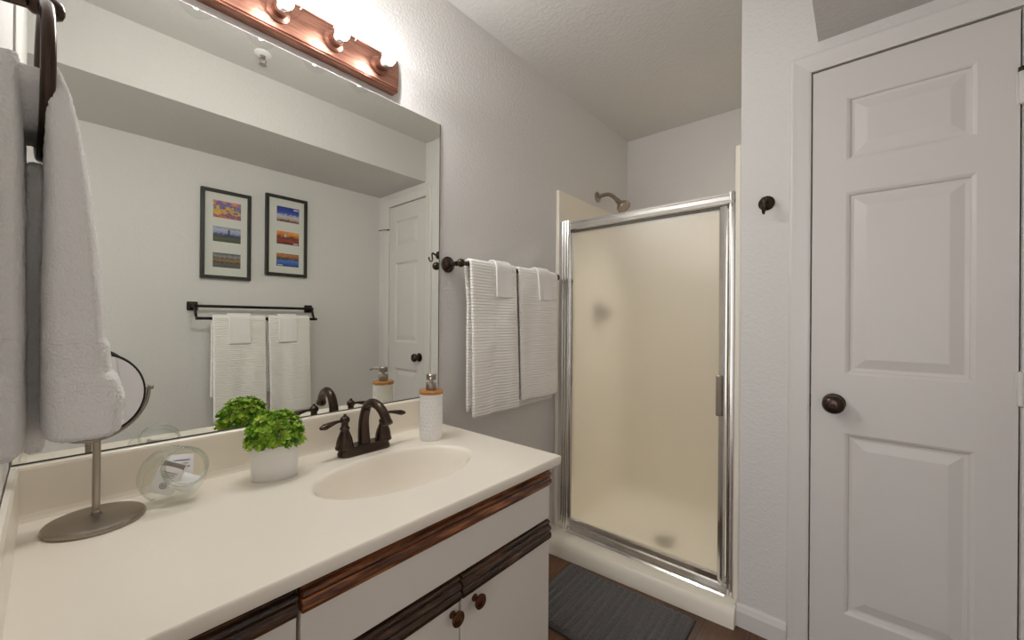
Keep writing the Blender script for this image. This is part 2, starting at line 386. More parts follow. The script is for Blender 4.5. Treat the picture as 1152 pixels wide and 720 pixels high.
# ------------------------------------------------------------------ countertop with integral oval basin
t = thing('vanity_countertop', 'cream one-piece vanity countertop with oval basin, resting on the cabinet', 'countertop', (-.95, .47, .74))
CX, CY, AX, AY = -.925, .620, .132, .222
bm = new()
x0, x1, y0, y1 = XL+.002, -.663, YN+.002, .987
n = 96; rows = []
def edgept(a):
    c, s = math.cos(a), math.sin(a); k = []
    if c > 1e-9: k.append((x1-CX)/c)
    if c < -1e-9: k.append((x0-CX)/c)
    if s > 1e-9: k.append((y1-CY)/s)
    if s < -1e-9: k.append((y0-CY)/s)
    k = min(k); return (CX+c*k, CY+s*k)
angs = sorted([2*PI*i/n for i in range(n)] + [math.atan2(b-CY, a-CX) % (2*PI) for a in (x0, x1) for b in (y0, y1)])
outer = [edgept(a) for a in angs]
n = len(angs)
def ell(k, z): return [bm.verts.new((CX+AX*k*math.cos(a_), CY+AY*k*math.sin(a_), z)) for a_ in [math.atan2(math.sin(a)*AX, math.cos(a)*AY) for a in angs]]
ro = [bm.verts.new((p[0], p[1], CT)) for p in outer]
R_ = [ell(1.045, CT), ell(1.02, CT-.0006), ell(1.0, CT-.0025), ell(.975, CT-.008), ell(.94, CT-.022), ell(.89, CT-.045), ell(.80, CT-.078), ell(.66, CT-.105), ell(.45, CT-.122), ell(.22, CT-.128), ell(.1, CT-.131)]
bridge(bm, ro, R_[0])
for f in bm.faces: f.smooth = False
for a, b in zip(R_, R_[1:]): bridge(bm, a, b)
cap(bm, list(reversed(R_[-1])))
# front and end edge: rolled nose, then the underside lip
def drop(dx, z): return [bm.verts.new((min(p[0], x1)+(dx if p[0] > x1-1e-6 else 0), p[1]+(dx if p[1] > y1-1e-6 else 0), z)) for p in outer]
E_ = [ro, drop(.0015, CT-.0008), drop(.003, CT-.003), drop(.0035, CT-.008), drop(.003, CT-.018), drop(.0005, CT-.026), drop(-.006, CT-.030)]
for a, b in zip(E_, E_[1:]): bridge(bm, b, a)
obj('counter_slab', bm, M['counter'], t)
bm = new(); prism(bm, [(XL+.002, CT-.005), (-1.205, CT-.005), (-1.2055, CT), (-1.2085, CT+.006), (-1.210, CT+.015), (-1.210, CT+.100), (-1.2115, CT+.105), (-1.2145, CT+.1075), (XL+.002, CT+.1075)], 'y', y0, y1, smooth=False)
obj('backsplash', bm, M['backsplash'], t)
bm = new(); prism(bm, [(YN+.002, CT), (-.034, CT), (-.035, CT+.1), (-.038, CT+.1075), (YN+.002, CT+.1075)], 'x', -1.2098, -.70)
obj('side_splash', bm, M['counter'], t)
bm = new(); lathe(bm, (CX, CY, CT-.1315), (0, 0, 1), [(0, .021), (.003, .021), (.004, .018), (.0025, .014)], 28); obj('drain', bm, M['bronze'], t, label='dark drain flange in the basin bottom')

# ------------------------------------------------------------------ vanity light bar
LZ, LX = 1.998, -1.196
t = thing('vanity_light_bar', 'copper vanity light bar with four clear globe bulbs above the mirror', 'light', (XL, .478, 1.944))
bm = new(); prism(bm, [(XL+.001, 1.944), (LX-.004, 1.944), (LX, 1.947), (LX-.001, 1.950), (LX-.004, 1.951), (LX-.004, 1.953), (LX, 1.955), (LX+.003, 1.975), (LX+.004, 1.998), (LX+.003, 2.02), (LX, 2.041), (LX-.004, 2.043), (LX-.004, 2.045), (LX-.001, 2.046), (LX, 2.049), (LX-.004, 2.052), (XL+.001, 2.052)], 'y', .178, .778)
obj('back_plate', bm, M['copper'], t)
for y in (.250, .402, .554, .705):
    bm = new(); lathe(bm, (LX, y, LZ), (1, 0, 0), [(.001, .030), (.006, .029), (.009, .024), (.011, .020), (.028, .020), (.029, .017)], 28); s = obj('socket', bm, M['copper'], t, label='copper socket cup')
    bm = new(); lathe(bm, (LX, y, LZ), (1, 0, 0), [(.0225, .0005), (.0226, .0135), (.030, .0145)] + [(.0625+.040*math.cos(a), .040*math.sin(a)) for a in [PI*(1-.14) - i*(PI*(1-.14))/18 for i in range(18)]] + [(.1025, .0004)], 36, close=False)
    b = obj('bulb', bm, M['bulb_glass'], t, label='lit clear glass globe bulb')
    bm = new(); lathe(bm, (LX, y, LZ), (1, 0, 0), [(.0285, .0125), (.036, .0125), (.044, .0175), (.0575, .0197), (.058, .012)], 24); obj('bulb_neck', bm, M['white_plastic'], b)  # flared up round the core so less light falls back on the wall
    bm = new(); ball(bm, (LX+.062, y, LZ), .019, n=20); g = obj('glowing_core', bm, M['glow'], b, label='glowing white lamp core')

# ------------------------------------------------------------------ fire sprinkler
t = thing('fire_sprinkler', 'small pale pendant fire sprinkler on the ceiling, seen in the mirror', 'sprinkler', (-.305, .659, ZC))
bm = new(); lathe(bm, (-.305, .659, ZC), (0, 0, -1), [(0, .036), (.004, .036), (.010, .026), (.012, .014)], 28); obj('escutcheon', bm, M['white_plastic'], t)
bm = new(); lathe(bm, (-.305, .659, ZC-.01), (0, 0, -1), [(0, .011), (.014, .011), (.015, .007), (.02, .006)], 18)
for s in (-1, 1): tube(bm, [(-.305, .659+s*.007, ZC-.024), (-.305, .659+s*.014, ZC-.034), (-.305, .659+s*.004, ZC-.052)], .0025, 8)
obj('sprinkler_body', bm, M['nickel'], t)
bm = new(); lathe(bm, (-.305, .659, ZC-.052), (0, 0, -1), [(0, .004), (.001, .017), (.0025, .017), (.003, .003)], 20); obj('deflector', bm, M['nickel'], t)

# ------------------------------------------------------------------ added fill lamp for the shower
FILL_X, FILL_Y = -.425, 2.50
t = thing('added_shower_fill', 'added fill lamp on the ceiling over the far corner of the shower, out of view', 'light', (FILL_X, FILL_Y, ZC))
bm = new(); lathe(bm, (FILL_X, FILL_Y, ZC-.0005), (0, 0, -1), [(0, .034), (0, .052), (.003, .052), (.006, .048), (.007, .040), (.001, .034)], 36, close=False); obj('fill_lamp_ring', bm, M['white_plastic'], t)
ld = bpy.data.lights.new('shower_fill_lamp', 'SPOT'); ld.energy = 84; ld.spot_size = math.radians(68); ld.spot_blend = 1.0; ld.shadow_soft_size = .03; ld.color = (1, .97, .92)  # unseen spot added to brighten the shower interior
lo = bpy.data.objects.new('lamp', ld); COL.objects.link(lo); lo.parent = t; lo.location = (0, 0, -.010); lo.rotation_euler = Vector((.27, .33, 1)).to_track_quat('Z', 'Y').to_euler()

# ------------------------------------------------------------------ shower
SY = 1.79                                            # plane of the shower door
t = thing('shower_stall', 'cream moulded shower stall with pan and wall panels behind the glass door', 'shower', (-.79, 2.1, 0))
bm = new()
A = [(-1.228, 1.650), (-.352, 1.706)]
def yth(x): return 1.650 + (x+1.228)/.876*.056
prof = [(0, 0), (.004, .045), (.012, .066), (.022, .073), (.034, .076), (.115, .079), (.130, .070), (.145, .045)]
cols = []
for x in (-1.228, -1.17, -1.0, -.79, -.58, -.41, -.3525):
    lift = .0
    cols.append([bm.verts.new((x, yth(x)+(d if d < .05 else d + (1.70-yth(x))*.6), z+lift)) for d, z in prof] + [bm.verts.new((x, 2.64, .04)), bm.verts.new((x, 2.64, 0))])
for a, b in zip(cols, cols[1:]):
    for i in range(len(a)-1):
        f = bm.faces.new((a[i], a[i+1], b[i+1], b[i])); f.smooth = True
cap(bm, cols[0]); cap(bm, list(reversed(cols[-1])))
obj('shower_pan', bm, M['surround'], t)
def wall_panel(name, x0, x1, y0, y1, z1, bev=.006):
    bm = new(); box(bm, x0, x1, y0, y1, .04, z1, bev, 3); return obj(name, bm, M['surround'], t)
wall_panel('left_panel', -1.229, -1.207, 1.772, 2.645, 1.866)
wall_panel('back_panel', -1.207, -.372, 2.625, 2.646, 1.866)
wall_panel('right_panel', -.373, -.351, 1.775, 2.645, 1.868)
bm = new(); box(bm, -1.207, -1.165, 1.772, SY+.02, .07, .082, .004); 
bm.free()
bm = new(); lathe(bm, (-.745, 2.07, .040), (0, 0, 1), [(0, .052), (.004, .052), (.007, .048), (.006, .03)], 28); obj('shower_drain', bm, M['bronze_dark'], t, label='dark round drain on the pan floor')

t = thing('shower_enclosure', 'obscure glass shower door in a polished aluminium frame', 'shower door', (-.79, SY, .074))
FZ0, FZ1 = .077, 1.684
# hinge-side post of three ridges
bm = new()
pl = [(-1.2065, SY+.02), (-1.2065, SY-.012)]
for i in range(3):
    a = -1.1885+i*.0155
    pl += [(a, SY-.012)] + [(a+.0075-.0075*math.cos(k), SY-.012-.011*math.sin(k)) for k in [PI*j/8 for j in range(9)]]
pl += [(-1.139, SY-.012), (-1.139, SY+.02)]
prism(bm, pl, 'z', FZ0, FZ1+.006, smooth=False); obj('hinge_jamb', bm, M['chrome'], t)
bm = new()
prism(bm, [(SY+.016, FZ1-.045), (SY-.008, FZ1-.045), (SY-.016, FZ1-.040), (SY-.018, FZ1-.030), (SY-.012, FZ1-.026), (SY-.010, FZ1-.012), (SY-.014, FZ1-.008), (SY-.012, FZ1), (SY+.016, FZ1)], 'x', -1.139, -.373)
obj('header', bm, M['chrome'], t)
bm = new()
prism(bm, [(-.373, SY+.02), (-.373, SY-.018), (-.380, SY-.020), (-.386, SY-.014), (-.392, SY-.014), (-.397, SY-.008), (-.397, SY+.02)], 'z', FZ0, FZ1+.004); obj('strike_jamb', bm, M['chrome'], t)
bm = new()
prism(bm, [(SY+.02, FZ0-.002), (SY-.030, FZ0-.002), (SY-.034, FZ0+.004), (SY-.028, FZ0+.010), (SY-.016, FZ0+.014), (SY-.010, FZ0+.03), (SY-.002, FZ0+.034), (SY+.02, FZ0+.034)], 'x', -1.139, -.397); obj('sill', bm, M['chrome'], t)
# door leaf
bm = new(); box(bm, -1.128, -.428, SY-.001, SY+.004, FZ0+.058, FZ1-.052); lf = obj('glass_panel', bm, M['obscure'], t, label='obscure glass door pane')
bm = new(); prism(bm, [(SY+.012, FZ0+.036), (SY-.008, FZ0+.036), (SY-.012, FZ0+.042), (SY-.008, FZ0+.062), (SY-.002, FZ0+.066), (SY+.012, FZ0+.066)], 'x', -1.138, -.398); obj('bottom_rail', bm, M['chrome'], lf)
bm = new(); prism(bm, [(SY+.012, FZ1-.047), (SY-.006, FZ1-.047), (SY-.006, FZ1-.056), (SY+.012, FZ1-.056)], 'x', -1.138, -.398); obj('top_rail', bm, M['mirror_edge'], lf)
bm = new(); prism(bm, [(-1.138, SY+.012), (-1.138, SY-.006), (-1.126, SY-.006), (-1.126, SY+.012)], 'z', FZ0+.066, FZ1-.056); obj('side_rail', bm, M['chrome'], lf)
bm = new(); prism(bm, [(-.400, SY+.012), (-.400, SY-.012), (-.408, SY-.020), (-.418, SY-.016), (-.428, SY-.010), (-.432, SY-.004), (-.432, SY+.012)], 'z', FZ0+.040, FZ1-.050); obj('side_rail', bm, M['chrome'], lf)
bm = new(); box(bm, -.434, -.414, SY-.032, SY-.014, .790, .955, .004); obj('pull_handle', bm, M['nickel'], lf)

t = thing('showerhead', 'chrome showerhead on a bent arm high on the shower wall', 'shower head', (XL, 2.225, 1.936))
bm = new(); lathe(bm, (XL+.0005, 2.225, 1.936), (1, 0, 0), [(0, .033), (.003, .033), (.010, .022), (.013, .012)], 28); obj('flange', bm, M['nickel'], t)
bm = new(); tube(bm, [(XL+.004, 2.225, 1.936), (-1.185, 2.225, 1.942), (-1.150, 2.225, 1.938), (-1.118, 2.225, 1.915), (-1.098, 2.225, 1.893)], .0115, 16); obj('arm', bm, M['nickel'], t)
hd = Vector((.66, -.08, -.75))
bm = new(); ball(bm, (-1.094, 2.225, 1.889), .015)
lathe(bm, Vector((-1.094, 2.225, 1.889)), hd, [(.006, .014), (.018, .0165), (.022, .017), (.030, .024), (.045, .036), (.056, .041), (.066, .042), (.070, .040), (.071, .036), (.068, .033), (.068, .012), (.072, .008), (.072, .001)], 36); obj('spray_head', bm, M['nickel'], t)
t = thing('shower_valve', 'round dark shower valve seen blurred through the obscure glass', 'valve', (-1.207, 2.21, 1.218))
bm = new(); lathe(bm, (-1.207, 2.21, 1.218), (1, 0, 0), [(0, .07), (.004, .07), (.012, .05), (.016, .025), (.03, .024)], 32); obj('trim_plate', bm, M['nickel'], t)
bm = new(); lathe(bm, (-1.177, 2.21, 1.218), (1, 0, 0), [(0, .024), (.01, .030), (.03, .032), (.036, .026)], 24); tube(bm, [(-1.15, 2.21, 1.218), (-1.145, 2.205, 1.20), (-1.14, 2.20, 1.185)], .009); obj('valve_handle', bm, M['bronze_dark'], t)

# ------------------------------------------------------------------ bath mat
t = thing('bath_mat', 'dark grey ribbed bath mat on the wood floor before the shower', 'mat', (-.75, 1.455, 0))
bm = new(); NX, NY = 150, 60; g = []
ca, sa = math.cos(.022), math.sin(.022)
def matpt(u, v): x, y = u*.56-.28, v*.39-.195; return (-.752+x*ca-y*sa, 1.452+x*sa+y*ca)
for i in range(NX+1):
    col = []
    for j in range(NY+1):
        u, v = i/NX, j/NY; px, py = matpt(u, v)
        e = min(min(u, 1-u)*.56, min(v, 1-v)*.39); rib = .5+.5*math.cos(2*PI*u*.56/.0295)
        z = .004+min(1, e/.014)**.5*(.010+.006*rib**.6) + .0018*noise.noise(Vector((px, py, 0))*160)
        col.append(bm.verts.new((px, py, z)))
    g.append(col)
for i in range(NX):
    for j in range(NY):
        f = bm.faces.new((g[i][j], g[i+1][j], g[i+1][j+1], g[i][j+1])); f.smooth = True
obj('pile', bm, M['mat'], t)
bm = new(); pts = [matpt(u, v) for u, v in ((-.006, -.008), (1.006, -.008), (1.006, 1.008), (-.006, 1.008))]
prism(bm, pts, 'z', .0005, .0055); obj('binding', bm, M['mat_edge'], t)

# ------------------------------------------------------------------ hung towels
def drape(name, xb, zb, rb, sg, y0, y1, front, back, amp=.006, ph=0, thick=.012, mats=None, slope=0, fold=.0, nz=26, backs=0):
    """A cloth over a bar along y. sg: +1 front layer towards +x. Widths, lengths in metres."""
    bm = new(); NY_ = 22; th = thick; R = rb+th*.5+.0015
    path = []
    for i in range(nz): s = 1-i/nz; path.append((-1, s*back))
    for i in range(9): path.append(('a', PI*i/8))
    for i in range(1, nz+1): path.append((1, i/nz*front))
    g = []
    for j in range(NY_+1):
        v = j/NY_; col = []
        for p in path:
            if p[0] == 'a':
                x = -R*math.cos(p[1]); z = R*math.sin(p[1]); d = 0; side = 0
            else:
                x = R*p[0]; z = -p[1]; d = p[1]; side = p[0]
            kk = min(1, d/.25)
            wv = amp*kk*(math.sin(v*2*PI*1.3+ph)+.5*math.sin(v*2*PI*2.7+ph*2.1+d*3))
            y = y0+(y1-y0)*v
            y = (y-(y0+y1)/2)*(1+fold*min(1, d/.5)) + (y0+y1)/2
            if side == 1: y += slope*d; x += wv + .010*min(1, d/.5)
            elif side == -1: x += wv*.5*(-1); x = min(x, -R*.6); y += backs*min(1, d/.15)
            col.append(bm.verts.new((xb+sg*x, y, zb+z)))
        g.append(col)
    for j in range(NY_):
        for i in range(len(path)-1):
            f = bm.faces.new((g[j][i], g[j+1][i], g[j+1][i+1], g[j][i+1])); f.smooth = True
    return bm
def towel(name, label, cat, group, loc, bm, thick, m_):
    o = single(name, bm, m_, loc, label, cat, group)
    md = o.modifiers.new('thickness', 'SOLIDIFY'); md.thickness = thick; md.offset = 0
    subsurf(o, 1); return o
# round bar on the mirror wall
BX, BZ = -1.150, 1.386
t = thing('towel_bar', 'bronze wall towel bar with round rosettes beside the mirror', 'towel bar', (XL, 1.35, BZ))
for y in (1.030, 1.672):
    bm = new(); lathe(bm, (XL+.0005, y, BZ), (1, 0, 0), [(0, .031), (.004, .032), (.007, .029), (.010, .029), (.013, .023), (.016, .020), (.020, .012), (.045, .0085), (.052, .010), (.058, .010)], 30)
    ball(bm, (BX, y, BZ), .0165); obj('bracket', bm, M['bronze'], t)
bm = new(); tube(bm, [(BX, 1.016, BZ), (BX, 1.69, BZ)], .0085, 18, 1); obj('bar', bm, M['bronze'], t)
GB = 'folded white bath towels on the round bar'
towel('bath_towel', 'white ribbed bath towel on the bronze bar, next to the mirror', 'towel', GB, (BX, 1.20, .79), drape('', BX, BZ, .0085, 1, 1.062, 1.335, .600, .585, .006, .6, .013, slope=.012, backs=.018), .013, M['towel'])
towel('bath_towel', 'white ribbed bath towel on the bronze bar, next to the shower', 'towel', GB, (BX, 1.51, .80), drape('', BX, BZ, .0085, 1, 1.352, 1.652, .575, .610, .006, 2.6, .013, slope=.01), .013, M['towel'])
GW = 'white washcloths on the round bar'
towel('washcloth', 'small white washcloth laid over the bath towel next to the mirror', 'washcloth', GW, (BX, 1.24, 1.27), drape('', BX, BZ, .0235, 1, 1.195, 1.292, .125, .10, .003, 1, .008, fold=-.15, nz=12), .008, M['terry'])
towel('washcloth', 'small white washcloth laid over the bath towel next to the shower', 'washcloth', GW, (BX, 1.51, 1.27), drape('', BX, BZ, .0235, 1, 1.475, 1.572, .125, .10, .004, 2, .008, fold=-.2, slope=.10, nz=12), .008, M['terry'])
# square double bar on the right wall (seen in the mirror)
t = thing('double_towel_bar', 'dark double towel bar with square plates under the framed pictures', 'towel bar', (XR, .87, 1.165))
U1x, L1x, LZb = XR-.062, XR-.128, 1.166
for y in (.548, 1.196):
    bm = new(); box(bm, XR-.012, XR-.0005, y-.026, y+.026, 1.237-.026, 1.237+.026, .005); box(bm, XR-.022, XR-.010, y-.018, y+.018, 1.237-.018, 1.237+.018, .005)
    tube(bm, [(XR-.02, y, 1.237), (U1x-.01, y, 1.237)], .010, 14, 1); obj('bracket', bm, M['bronze_dark'], t)
    bm = new(); tube(bm, [(U1x, y, 1.236), (U1x-.014, y, 1.218), (U1x-.026, y, 1.190), (U1x-.045, y, 1.172), (L1x-.012, y, LZb)], .0075, 12); obj('lower_arm', bm, M['bronze_dark'], t)
bm = new(); tube(bm, [(U1x, .545, 1.237), (U1x, 1.199, 1.237)], .0085, 16, 1); obj('upper_bar', bm, M['bronze_dark'], t)
bm = new(); tube(bm, [(L1x, .540, LZb), (L1x, 1.204, LZb)], .0085, 16, 1); obj('lower_bar', bm, M['bronze_dark'], t)
GB2 = 'folded white bath towels on the double bar'
towel('bath_towel', 'white ribbed bath towel on the double bar under the left picture in the mirror', 'towel', GB2, (L1x, .755, .55), drape('', L1x, LZb, .0085, -1, .614, .886, .60, .46, .004, .3, .013, slope=.01), .013, M['towel'])
towel('bath_towel', 'white ribbed bath towel on the double bar under the right picture in the mirror', 'towel', GB2, (L1x, 1.035, .55), drape('', L1x, LZb, .0085, -1, .900, 1.150, .60, .46, .004, 2.2, .013, slope=.02), .013, M['towel'])
GW2 = 'white washcloths on the double bar'
towel('washcloth', 'small white washcloth over the towel under the left picture in the mirror', 'washcloth', GW2, (L1x, .75, 1.03), drape('', L1x, LZb, .0235, -1, .688, .806, .150, .04, .002, 1, .008, fold=-.1, nz=12), .008, M['terry'])
towel('washcloth', 'small white washcloth over the towel under the right picture in the mirror', 'washcloth', GW2, (L1x, 1.02, 1.03), drape('', L1x, LZb, .0235, -1, .955, 1.068, .150, .04, .002, 3, .008, fold=-.1, nz=12), .008, M['terry'])

# ------------------------------------------------------------------ towel ring and hand towel by the near wall
RC = Vector((-.65, -.0045, 1.412)); rd = Vector((.999, .045, 0)).normalized()
t = thing('towel_ring', 'dark bronze towel ring on the near wall holding the hand towel', 'towel ring', (-.65, YN, 1.50))
bm = new(); lathe(bm, (-.65, YN+.0005, 1.494), (0, 1, 0), [(0, .030), (.003, .031), (.006, .027), (.009, .020), (.012, .010), (.030, .008), (.034, .011), (.050, .011), (.055, .008), (.057, .003)], 28); obj('bracket', bm, M['bronze'], t)
bm = new(); tube(bm, [RC + rd*(.076*math.cos(a)) + U0*(.076*math.sin(a)) for a in [2*PI*i/56 for i in range(56)]], .0052, 14, closed=True); obj('ring', bm, M['bronze'], t)
bm = new()
def panel(secs, n=44, sub=5):
    """secs: (z, x0, x1, y0, y1) from the bottom up; a soft slab"""
    rows = []
    full = []
    for a, b in zip(secs, secs[1:]):
        for k in range(sub): full.append([a[i]+(b[i]-a[i])*k/sub for i in range(5)])
    full.append(list(secs[-1]))
    for (z, xa, xb_, ya, yb) in full:
        r = []
        for i in range(n):
            an = 2*PI*i/n; c, s = math.cos(an), math.sin(an); e = .42
            x = (xa+xb_)/2 + (xb_-xa)/2*math.copysign(abs(c)**e, c); y = (ya+yb)/2 + (yb-ya)/2*math.copysign(abs(s)**e, s)
            r.append(bm.verts.new((x, y, z)))
        rows.append(r)
    for a, b in zip(rows, rows[1:]): bridge(bm, a, b)
    cap(bm, list(reversed(rows[0]))); cap(bm, rows[-1])
XA, XB = -.745, -.562
panel([(1.047, XA+.006, XB-.006, .004, .046), (1.052, XA, XB, -.004, .053), (1.085, XA, XB, -.005, .055), (1.105, XA, XB, -.005, .050), (1.112, XA, XB-.002, -.005, .0455), (1.128, XA, XB-.002, -.005, .0445), (1.140, XA, XB-.002, -.005, .0435), (1.146, XA, XB-.001, -.005, .040), (1.20, XA, XB-.001, -.005, .037), (1.25, XA+.002, XB-.004, -.004, .033), (1.30, XA+.004, XB-.008, -.004, .028), (1.35, XA+.008, XB-.012, -.004, .022), (1.385, XA+.012, XB-.016, -.0045, .015), (1.405, XA+.016, XB-.02, -.005, .008), (1.414, XA+.02, XB-.026, -.006, .003), (1.417, XA+.03, XB-.035, -.006, -.002)])
panel([(1.037, XA+.006, XB-.006, -.040, -.018), (1.043, XA, XB, -.045, -.013), (1.09, XA, XB, -.0455, -.013), (1.11, XA, XB, -.0455, -.013), (1.115, XA, XB-.003, -.0445, -.0135), (1.145, XA, XB-.003, -.0445, -.0135), (1.15, XA, XB-.001, -.0455, -.013), (1.20, XA, XB, -.0455, -.014), (1.30, XA+.002, XB-.006, -.0445, -.0155), (1.36, XA+.008, XB-.012, -.043, -.017), (1.395, XA+.012, XB-.018, -.039, -.018), (1.410, XA+.018, XB-.024, -.033, -.018), (1.416, XA+.03, XB-.036, -.027, -.019)])
panel([(1.352, RC.x-.030, RC.x+.030, -.030, .012), (1.356, RC.x-.038, RC.x+.038, -.032, .014), (1.37, RC.x-.050, RC.x+.050, -.034, .014), (1.39, RC.x-.060, RC.x+.060, -.033, .010), (1.404, RC.x-.058, RC.x+.058, -.030, .004), (1.408, RC.x-.05, RC.x+.05, -.026, -.001)])
panel([(1.026, -.735, -.640, -.014, -.003), (1.034, -.74, -.632, -.018, -.001), (1.10, -.742, -.625, -.018, -.001), (1.25, -.742, -.622, -.0175, -.001), (1.318, -.74, -.626, -.017, -.002), (1.326, -.73, -.64, -.014, -.004)])
for f in bm.faces: f.smooth = True
o = single('hand_towel', bm, M['terry'], (-.65, -.01, 1.037), 'white terry hand towel hanging from the bronze ring on the near wall', 'towel')
subsurf(o, 2)
tx = bpy.data.textures.new('terry_fuzz', 'CLOUDS'); tx.noise_scale = .0022; tx.noise_depth = 2
md = o.modifiers.new('fuzz', 'DISPLACE'); md.texture = tx; md.strength = .0022; md.mid_level = .5
tx2 = bpy.data.textures.new('soft_folds', 'CLOUDS'); tx2.noise_scale = .05
md = o.modifiers.new('folds', 'DISPLACE'); md.texture = tx2; md.strength = .0025; md.mid_level = .5

# ------------------------------------------------------------------ pictures on the right wall
def picmat(name, stops, sc=60, mixn=.5, rot=(1, 1, 1)):
    m = mat(name, (1, 1, 1, 1), .5)
    tc = N(m, 'ShaderNodeTexCoord'); sp = N(m, 'ShaderNodeSeparateXYZ'); L(m, tc.outputs['Generated'], sp.inputs[0])
    nn = noise_tex(m, sc, 4, rot); ma = N(m, 'ShaderNodeMath', operation='MULTIPLY_ADD'); ma.inputs[1].default_value = mixn
    sb = N(m, 'ShaderNodeMath', operation='SUBTRACT'); L(m, nn.outputs['Fac'], sb.inputs[0]); sb.inputs[1].default_value = .5
    L(m, sb.outputs[0], ma.inputs[0]); L(m, sp.outputs['Z'], ma.inputs[2])
    L(m, ramp(m, ma.outputs[0], stops), B(m).inputs['Base Color']); return m
PICS = [
  [picmat('print_colourful', [(.0, srgb(205, 120, 60)), (.2, srgb(90, 70, 150)), (.35, srgb(225, 150, 70)), (.5, srgb(235, 200, 60)), (.62, srgb(70, 90, 160)), (.8, srgb(150, 110, 170)), (1, srgb(235, 150, 80))], 45, 1.6),
   picmat('print_castle_hill', [(.0, srgb(70, 80, 45)), (.25, srgb(88, 95, 62)), (.36, srgb(60, 62, 84)), (.5, srgb(74, 80, 122)), (.58, srgb(150, 155, 190)), (.85, srgb(190, 195, 215)), (1, srgb(140, 145, 175))], 60, .3),
   picmat('print_street', [(.0, srgb(84, 84, 76)), (.28, srgb(95, 95, 88)), (.36, srgb(60, 50, 36)), (.5, srgb(170, 130, 80)), (.64, srgb(84, 66, 46)), (.74, srgb(150, 155, 155)), (1, srgb(85, 88, 92))], 130, .55)],
  [picmat('print_blue_sky', [(.0, srgb(84, 70, 56)), (.12, srgb(150, 100, 78)), (.22, srgb(200, 190, 190)), (.42, srgb(210, 205, 215)), (.54, srgb(60, 90, 180)), (.75, srgb(28, 62, 168)), (1, srgb(20, 42, 130))], 70, .4),
   picmat('print_sunset', [(.0, srgb(70, 42, 34)), (.3, srgb(170, 66, 46)), (.5, srgb(92, 50, 42)), (.68, srgb(205, 110, 50)), (.85, srgb(235, 150, 62)), (1, srgb(240, 190, 90))], 40, .7),
   picmat('print_canal', [(.0, srgb(40, 60, 100)), (.2, srgb(40, 92, 180)), (.45, srgb(80, 130, 205)), (.56, srgb(60, 56, 62)), (.72, srgb(150, 96, 54)), (.88, srgb(206, 134, 62)), (1, srgb(110, 90, 80))], 70, .5)]]
def picture(y0, y1, z0, z1, fr, pics, label, marks):
    xw = XR-.0005; t = thing('picture_frame', label, 'picture', (XR, (y0+y1)/2, z0), 'framed photo trios on the right wall')
    bm = new(); b = .020
    for a in ((y0, y1, z0, z0+b), (y0, y1, z1-b, z1), (y0, y0+b, z0+b, z1-b), (y1-b, y1, z0+b, z1-b)): box(bm, xw-.024, xw, *a, .002)
    obj('frame', bm, M['black_frame'], t)
    bm = new(); box(bm, xw-.012, xw-.008, y0+b-.002, y1-b+.002, z0+b-.002, z1-b+.002); mb = obj('mat_board', bm, M['mat_board'], t)
    W, H = y1-y0, z1-z0
    for k, (f0, f1) in enumerate(fr[2]):
        bm = new(); ya, yb, za, zb = y0+W*fr[0], y0+W*fr[1], z1-H*f1, z1-H*f0
        box(bm, xw-.0128, xw-.0119, ya, yb, za, zb)
        mm = [pics[k]]
        for (mk, q, c) in marks:
            if mk == k:
                mm.append(c); box(bm, xw-.0131, xw-.0127, ya+(yb-ya)*q[0], ya+(yb-ya)*q[1], za+(zb-za)*q[2], za+(zb-za)*q[3], mi=len(mm)-1)
        obj('photo', bm, mm, mb, label=['top', 'middle', 'bottom'][k] + ' photo print in the mat')
    bm = new(); box(bm, xw-.0165, xw-.0155, y0+b-.001, y1-b+.001, z0+b-.001, z1-b+.001); obj('cover_glass', bm, M['bulb_glass'], t)
dk = mat('print_dark_tower', srgb(52, 58, 92), .5); wt = mat('print_white_caption', srgb(225, 225, 228), .5); wr = mat('print_white_shape', srgb(200, 195, 200), .5)
picture(.581, .839, 1.405, 1.942, (.235, .788, [(.118, .311), (.412, .580), (.706, .869)]), PICS[0], 'lower black framed photo trio with a dark tower in its middle print', [(1, (.53, .60, .45, .86), dk), (1, (.40, .72, .36, .52), dk)])
picture(.921, 1.180, 1.453, 1.987, (.26, .80, [(.128, .316), (.436, .598), (.715, .875)]), PICS[1], 'higher black framed photo trio nearer the closet door, with a deep blue top print', [(0, (.74, .96, .84, .93), wt), (1, (.74, .95, .06, .14), wt), (2, (.05, .26, .06, .13), wt), (1, (.33, .43, .55, .80), wr)])

# ------------------------------------------------------------------ robe hook
HX, HZ = -.262, 1.612
t = thing('robe_hook', 'small bronze robe hook on the wall between shower and closet door', 'hook', (HX, YD, HZ))
bm = new(); lathe(bm, (HX, YD-.0005, HZ), (0, -1, 0), [(0, .0265), (.003, .027), (.005, .024), (.007, .024), (.010, .018), (.013, .016), (.017, .009), (.030, .0065), (.034, .0065)], 30); obj('rosette', bm, M['bronze'], t)
bm = new(); tube(bm, [(HX, YD-.03, HZ+.002), (HX, YD-.044, HZ+.006), (HX, YD-.052, HZ+.004), (HX, YD-.054, HZ-.010), (HX, YD-.050, HZ-.030), (HX, YD-.054, HZ-.046), (HX, YD-.066, HZ-.050), (HX, YD-.076, HZ-.042), (HX, YD-.080, HZ-.030)], [.006, .0062, .006, .005, .0045, .0042, .0042, .0042, .005], 12)
ball(bm, (HX-.003, YD-.048, HZ+.006), .0075); ball(bm, (HX, YD-.0805, HZ-.028), .006); obj('hook_arm', bm, M['bronze'], t)

